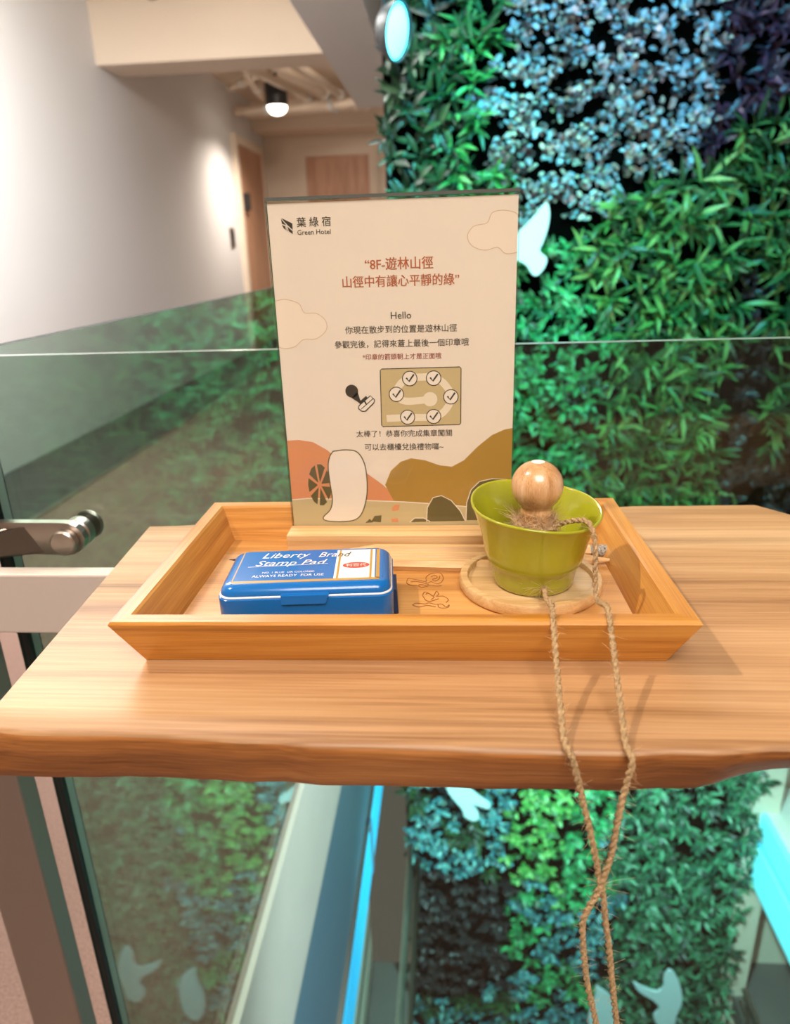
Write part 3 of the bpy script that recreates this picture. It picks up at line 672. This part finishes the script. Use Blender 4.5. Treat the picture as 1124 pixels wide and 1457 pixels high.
build('tin_body', *loft([(TWd-.003, TDp-.003, .006, TF), (TWd-.001, TDp-.001, .0068, TF+.001), (TWd, TDp, .007, TF+.002), (TWd, TDp, .007, zs-.0009), (TWd-.0012, TDp-.0012, .0066, zs-.0004)]), 'tin', parent=tin, smooth=True, auto=40)
build('seam_line', *loft([(TWd-.0014, TDp-.0014, .0066, zs-.0005), (TWd-.0010, TDp-.0010, .0066, zs), (TWd-.0014, TDp-.0014, .0066, zs+.0005)]), 'white', parent=tin, smooth=True)
lid = build('tin_lid', *loft([(TWd-.0024, TDp-.0024, .0064, zs+.0004), (TWd-.0022, TDp-.0022, .0065, zs+.0012), (TWd-.0032, TDp-.0032, .0066, zs+.0028), (TWd-.0056, TDp-.0056, .0062, zs+.0042), (TWd-.0086, TDp-.0086, .0054, zs+.0050), (TWd-.0106, TDp-.0106, .005, ztop), (TWd-.0112, TDp-.0112, .0048, ztop)]), 'tin', parent=tin, smooth=True, auto=60)
build('latch', *join(([tl(x, y, z) for x, y, z in [(-.011, -TDp/2-.0016, zs-.0030), (.010, -TDp/2-.0016, zs-.0030), (.0118, -TDp/2-.0012, zs+.0014), (-.0112, -TDp/2-.0012, zs+.0014), (-.011, -TDp/2+.002, zs-.0030), (.010, -TDp/2+.002, zs-.0030), (.0118, -TDp/2+.002, zs+.0016), (-.0112, -TDp/2+.002, zs+.0016)]], [[0, 1, 2, 3], [7, 6, 5, 4], [0, 4, 5, 1], [1, 5, 6, 2], [2, 6, 7, 3], [3, 7, 4, 0]])), 'tin', parent=tin)
build('hinge', *tube([tl(-.03, TDp/2, zs), tl(.03, TDp/2, zs)], .0012, 10), 'tin', parent=tin, smooth=True)
build('side_tab', [tl(x, y, z) for x, y, z in [(TWd/2-.001, -.012, TF+.001), (TWd/2+.0022, -.012, TF+.001), (TWd/2+.0022, .006, TF+.001), (TWd/2-.001, .006, TF+.001), (TWd/2-.001, -.012, TF+.014), (TWd/2+.0016, -.012, TF+.014), (TWd/2+.0016, .006, TF+.014), (TWd/2-.001, .006, TF+.014)]], [[3, 2, 1, 0], [4, 5, 6, 7], [0, 1, 5, 4], [1, 2, 6, 5], [2, 3, 7, 6], [3, 0, 4, 7]], 'tin_dark', parent=tin)
def lidpoly(name, pts, m_, layer, faces=None):
    V = [tl(x, y, ztop+.00004*layer) for x, y in pts]
    return build(name, V, faces or [list(range(len(pts)))], m_, parent=lid)
hx, hy = (TWd-.0112)/2, (TDp-.0112)/2
lidpoly('gold_stripe', [(-hx+.001, -hy+.0005), (hx-.001, -hy+.0005), (hx-.001, -hy+.0030), (-hx+.001, -hy+.0030)], 'gold', 1)
lidpoly('gold_stripe', [(-hx+.0008, -hy+.0022), (-hx+.0014, -hy+.0022), (-hx+.0014, hy-.001), (-hx+.0008, hy-.001)], 'gold', 1)
lidpoly('gold_stripe', [(hx-.0028, -hy+.0022), (hx-.001, -hy+.0022), (hx-.001, hy-.001), (hx-.0028, hy-.001)], 'gold', 1)
wx0 = .0135
lidpoly('white_panel', [(wx0, -hy+.0030), (hx-.0034, -hy+.0030), (hx-.0034, hy-.001), (wx0, hy-.001)], 'white', 1)
for xa in (wx0+.0012, hx-.0060): lidpoly('gold_stripe', [(xa, -hy+.003), (xa+.0011, -hy+.003), (xa+.0011, hy-.001), (xa, hy-.001)], 'gold', 2)
oc = ((wx0+hx)/2-.0012, -.0015)
lidpoly('red_oval', [(oc[0]+.0068*math.cos(2*PI*k/28), oc[1]+.0036*math.sin(2*PI*k/28)) for k in range(28)], 'red', 3)
def lidtext(body, x0, x1, y, m_, bold=0., hgt=None, shear=0., layer=4):
    c = bpy.data.curves.new('t', 'FONT'); c.body = body; c.resolution_u = 2; c.shear = shear
    o = bpy.data.objects.new('t', c); C.objects.link(o)
    me = bpy.data.meshes.new_from_object(o.evaluated_get(bpy.context.evaluated_depsgraph_get()))
    vs = np.array([x.co[:] for x in me.vertices]); fs = [list(p.vertices) for p in me.polygons]
    bpy.data.objects.remove(o); bpy.data.curves.remove(c); bpy.data.meshes.remove(me)
    s_ = (x1-x0)/np.ptp(vs[:, 0]); sy_ = hgt/np.ptp(vs[:, 1]) if hgt else s_; xm = vs[:, 0].min(); zc = (vs[:, 1].max()+vs[:, 1].min())/2
    return build('lid_lettering', [tl(x0+(x-xm)*s_, y+(yy-zc)*sy_, ztop+.00004*layer) for x, yy, _ in vs], fs, m_, parent=lid)
lidtext('Liberty', -.0255, -.0005, .0125, 'white', .02, .0085, .35)
lidtext('Bra', .0040, .0135, .0130, 'white', .02, .0060, .35)
lidtext('nd', .0138, .0210, .0128, 'ink', .02, .0060, .35)
lidtext('Stamp Pad', -.0275, .0090, .0030, 'white', .025, .0080, .35)
lidpoly('swash', [(-.0310, -.0004), (.0095, .0012), (.0095, .0016), (-.0310, .0000)], 'white', 4)
lidtext('NO. 1 BLUE  OR COLORED', -.0225, .0035, -.0075, 'white', .0, .0018)
lidtext('ALWAYS READY  FOR USE', -.0270, .0085, -.0115, 'white', .02, .0026)
lidtext('利百代', oc[0]-.0052, oc[0]+.0052, oc[1], 'white', .03, .0036)

# ------------------------------------------------------------------ coaster, bowl, stamp
CX, CY_ = .0425, .3505
build('coaster', *lathe([(.034, 0), (.0368, .0006), (.0376, .002), (.0376, .0062), (.0370, .0070), (.0345, .0072), (.0335, .0070), (.0330, .0062), (.0328, .0042), (.0320, .0038), (.001, .0038)], (CX, CY_, TF+.0002), 72), 'coaster', loc=(CX, CY_, TF), smooth=True, auto=45, label='round wooden coaster dish under the green bowl', cat='coaster')
BZ = TF+.0042
BX, BY = .0440, .3495
def btilt(x, y, z): k = max(0, z)/.042; return k*k*(-.075*x+.075*y)+.0006*k*math.sin(3*math.atan2(y, x)+.6)
prof = [(.0010, .0012), (.0165, .0012), (.0180, 0), (.0200, .0002), (.0209, .0014), (.0218, .006), (.0228, .0112), (.0240, .0125), (.0250, .0148), (.0262, .020), (.0280, .028), (.0302, .035), (.0322, .0400), (.0331, .0418), (.0336, .0427), (.0334, .0434), (.0327, .0436), (.0320, .0430), (.0312, .0415), (.0290, .035), (.0265, .027), (.0235, .017), (.020, .008), (.015, .0048), (.001, .0042)]
build('ceramic_bowl', *lathe(prof, (BX, BY, BZ), 72, btilt), 'bowl', loc=(BX, BY, BZ), smooth=True, auto=70, label='lime green glazed ceramic bowl holding the wooden stamp', cat='bowl')
st = thing('wooden_stamp', 'round-knobbed varnished wooden stamp standing in the green bowl', 'stamp', (.0435, .3455, BZ+.0042))
kz = 1.0638; kr = .0131
pr = [(.0095, BZ+.0048-kz), (.0105, BZ+.0055-kz), (.0105, -.024), (.0102, -.0235), (.0080, -.0205), (.0074, -.0175), (.0079, -.0150), (.0083, -.0142), (.0081, -.0130), (.0077, -.0118)]
for k in range(1, 20):
    a = -1.05+(PI/2-.36+1.05)*k/19; pr.append((kr*math.cos(a), kr*math.sin(a)))
pr += [(.0040, .01245), (.0036, .0126), (.0032, .0122), (.001, .0122)]
build('knob', *lathe([p for p in pr if p[1] >= -.0135], (.0438, .3455, kz), 40), 'knob', parent=st, smooth=True, auto=50)
build('neck', *lathe([p for p in pr if p[1] <= -.0130], (.0438, .3455, kz), 40), 'knob', parent=st, smooth=True, auto=50)
build('top_plug', *lathe([(.0034, .0122), (.0033, .0126), (.001, .0127)], (.0438, .3455, kz), 20), 'white', parent=st)

# ------------------------------------------------------------------ jute twine
tw = thing('jute_twine', 'long frayed jute twine tied to the stamp and hanging over the table edge', 'twine', (.05, .30, TF))
def ply(path, r, turns_per_m, name):
    P = catmull(path, 14); L = [0.]
    for a, b in zip(P[:-1], P[1:]): L.append(L[-1]+(b-a).length)
    # resample evenly
    n = max(8, int(L[-1]/.0011)); Ls = np.linspace(0, L[-1], n); Q = [Vector([float(np.interp(s_, L, [p[k] for p in P])) for k in range(3)]) for s_ in Ls]
    plies = []
    a = (Q[1]-Q[0]).orthogonal().normalized(); fr = []
    for i in range(n):
        t_ = (Q[min(i+1, n-1)]-Q[max(i-1, 0)]).normalized(); a = (a-t_*a.dot(t_)).normalized(); fr.append((a.copy(), t_.cross(a)))
    for ph in (0, PI):
        pts = []
        for i in range(n):
            an = Ls[i]*turns_per_m*2*PI+ph; rr = r*.44; wob = 1+.18*noise.noise((i*.09, ph, 2.))
            pts.append(Q[i]+(fr[i][0]*math.cos(an)+fr[i][1]*math.sin(an))*rr*wob)
        plies.append(tube(pts, [r*.62*(1+.2*noise.noise((i*.13, ph+5, 1.))) for i in range(n)], 7))
    build(name, *join(*plies), 'twine', parent=tw, smooth=True)
    return Q
RT = .00138
hy_ = .2185
p1 = [(.0455, .3320, TF+.0092), (.0468, .3250, TF+.0105), (.0462, .312, TF+.012), (.0455, .297, 1.0225), (.0447, .2845, ZR+.0022), (.0440, .2765, ZR+.0012), (.0432, .255, 1.0150), (.0425, .235, 1.0060), (.0424, .2245, 1.0019)]
p1 += [atY(u, v, hy_) for u, v in ((813, 1075), (820, 1100), (829, 1140), (840, 1185), (847, 1220), (852, 1247), (858, 1275), (861, 1310), (866, 1345), (871, 1400), (877, 1457), (879, 1500), (880, 1560))]
p2 = [(.0370, .3480, 1.0415), (.0400, .3385, 1.0410), (.0470, .3350, 1.0425), (.0545, .3350, 1.0470), (.0610, .3285, 1.0515), (.0648, .3230, 1.0530), (.0672, .3195, 1.0500), (.0685, .3170, 1.043), (.0690, .3150, 1.030), (.0692, .3120, 1.0215), (.0690, .305, 1.0200), (.0688, .295, 1.0235), (.0684, .2853, ZR+.0021), (.0680, .2772, ZR+.0012), (.0668, .255, 1.0150), (.0655, .235, 1.0060), (.0648, .2235, 1.0018)]
p2 += [atY(u, v, hy_-.0012) for u, v in ((900, 1082), (894, 1105), (886, 1135), (878, 1170), (872, 1205), (862, 1240), (851, 1268), (836, 1294), (829, 1315), (830, 1350), (834, 1390), (842, 1430), (848, 1457), (853, 1500), (856, 1560))]
Q1 = ply(p1, RT, 130, 'strand'); Q2 = ply(p2, RT, 130, 'strand')
wrap = [(.0438+.0098*math.cos(a), .3455+.0098*math.sin(a), 1.0455-.0028*a/(2*PI)) for a in np.linspace(0, 6*PI, 40)]
ply(wrap, .0014, 95, 'wrapping')
fib = []
def hair(p, n, spread, length, r=.00006):
    for _ in range(n):
        d = Vector(rng.normal(0, 1, 3)).normalized(); q0 = p+d*spread*.6; l = length*rng.uniform(.35, 1.2); bend = Vector(rng.normal(0, .55, 3))
        fib.append(tube([q0, q0+d*l*.5+bend*l*.15, q0+d*l+bend*l*.55], [r, r, r*.5], 3, False))
for Q in (Q1, Q2):
    for i, p in enumerate(Q):
        if i % 2 == 0: hair(p, 3, RT, .0042)
for p in Q1[:6]: hair(p, 24, RT, .008)
for a in np.linspace(0, 2*PI, 60): hair(Vector((.0438+.0095*math.cos(a), .3455+.0095*math.sin(a), 1.0440+rng.uniform(-.004, .004))), 14, .001, .008, .00009)
for p in (Q2[-250],): hair(p, 2, RT, .012)
kn = Vector(atY(855, 1258, hy_)); hair(kn, 22, .002, .008)
fb = build('loose_fibres', *join(*fib), 'fuzz', parent=tw); fb['kind'] = 'stuff'

# ------------------------------------------------------------------ pencils
def pencil(name, tip, end, label, cap):
    tip, end = Vector(tip), Vector(end); d = (end-tip).normalized(); L = (end-tip).length; R_ = .0036
    t = thing('pencil', label, 'pencil', (tip+end)/2-Vector((0, 0, R_*.866)), 'natural wood pencils in the tray')
    def seg(a, b, r0, r1, nm, mm, n=6):
        V, F = tube([tip+d*a, tip+d*b], [r0, r1], n); 
        # turn the hexagon so that it lies on a flat face
        A_ = tip; s_ = d.cross(Vector((0, 0, 1))).normalized(); u_ = s_.cross(d)
        V = []
        for q_, r_ in ((a, r0), (b, r1)):
            for k in range(n): an = 2*PI*(k+(0 if n == 6 else .5))/n; V.append(tip+d*q_+s_*r_*math.cos(an)+u_*r_*math.sin(an))
        build(nm, V, F, mm, parent=t)
    seg(0, .005, .0002, .0009, 'graphite_tip', 'graphite', 10); seg(.005, .020, .0009, .0034, 'sharpened_cone', 'pine', 12)
    seg(.020, L-(.016 if cap else .001), R_, R_, 'barrel', 'pine')
    if cap: seg(L-.016, L-.002, R_*1.02, R_*1.02, 'printed_sleeve', 'sleeve', 16); seg(L-.002, L, R_*.9, R_*.85, 'end_cap', 'eraser', 16)
    else: seg(L-.001, L, R_*.95, R_*.9, 'end_cap', 'eraser')
pz = TF+.0036*.866+.0001
pencil('pencil', (-.131, .3785, pz), (.036, .3690, pz), 'wooden pencil whose dark tip points left past the blue tin', False)
pencil('pencil', (.0955, .3780, pz), (-.075, .3835, pz), 'wooden pencil with its dark point toward the right tray side', False)
pencil('pencil', (-.066, .3930, pz), (.0978, .3915, pz), 'wooden pencil with a black and white printed end behind the bowl', True)
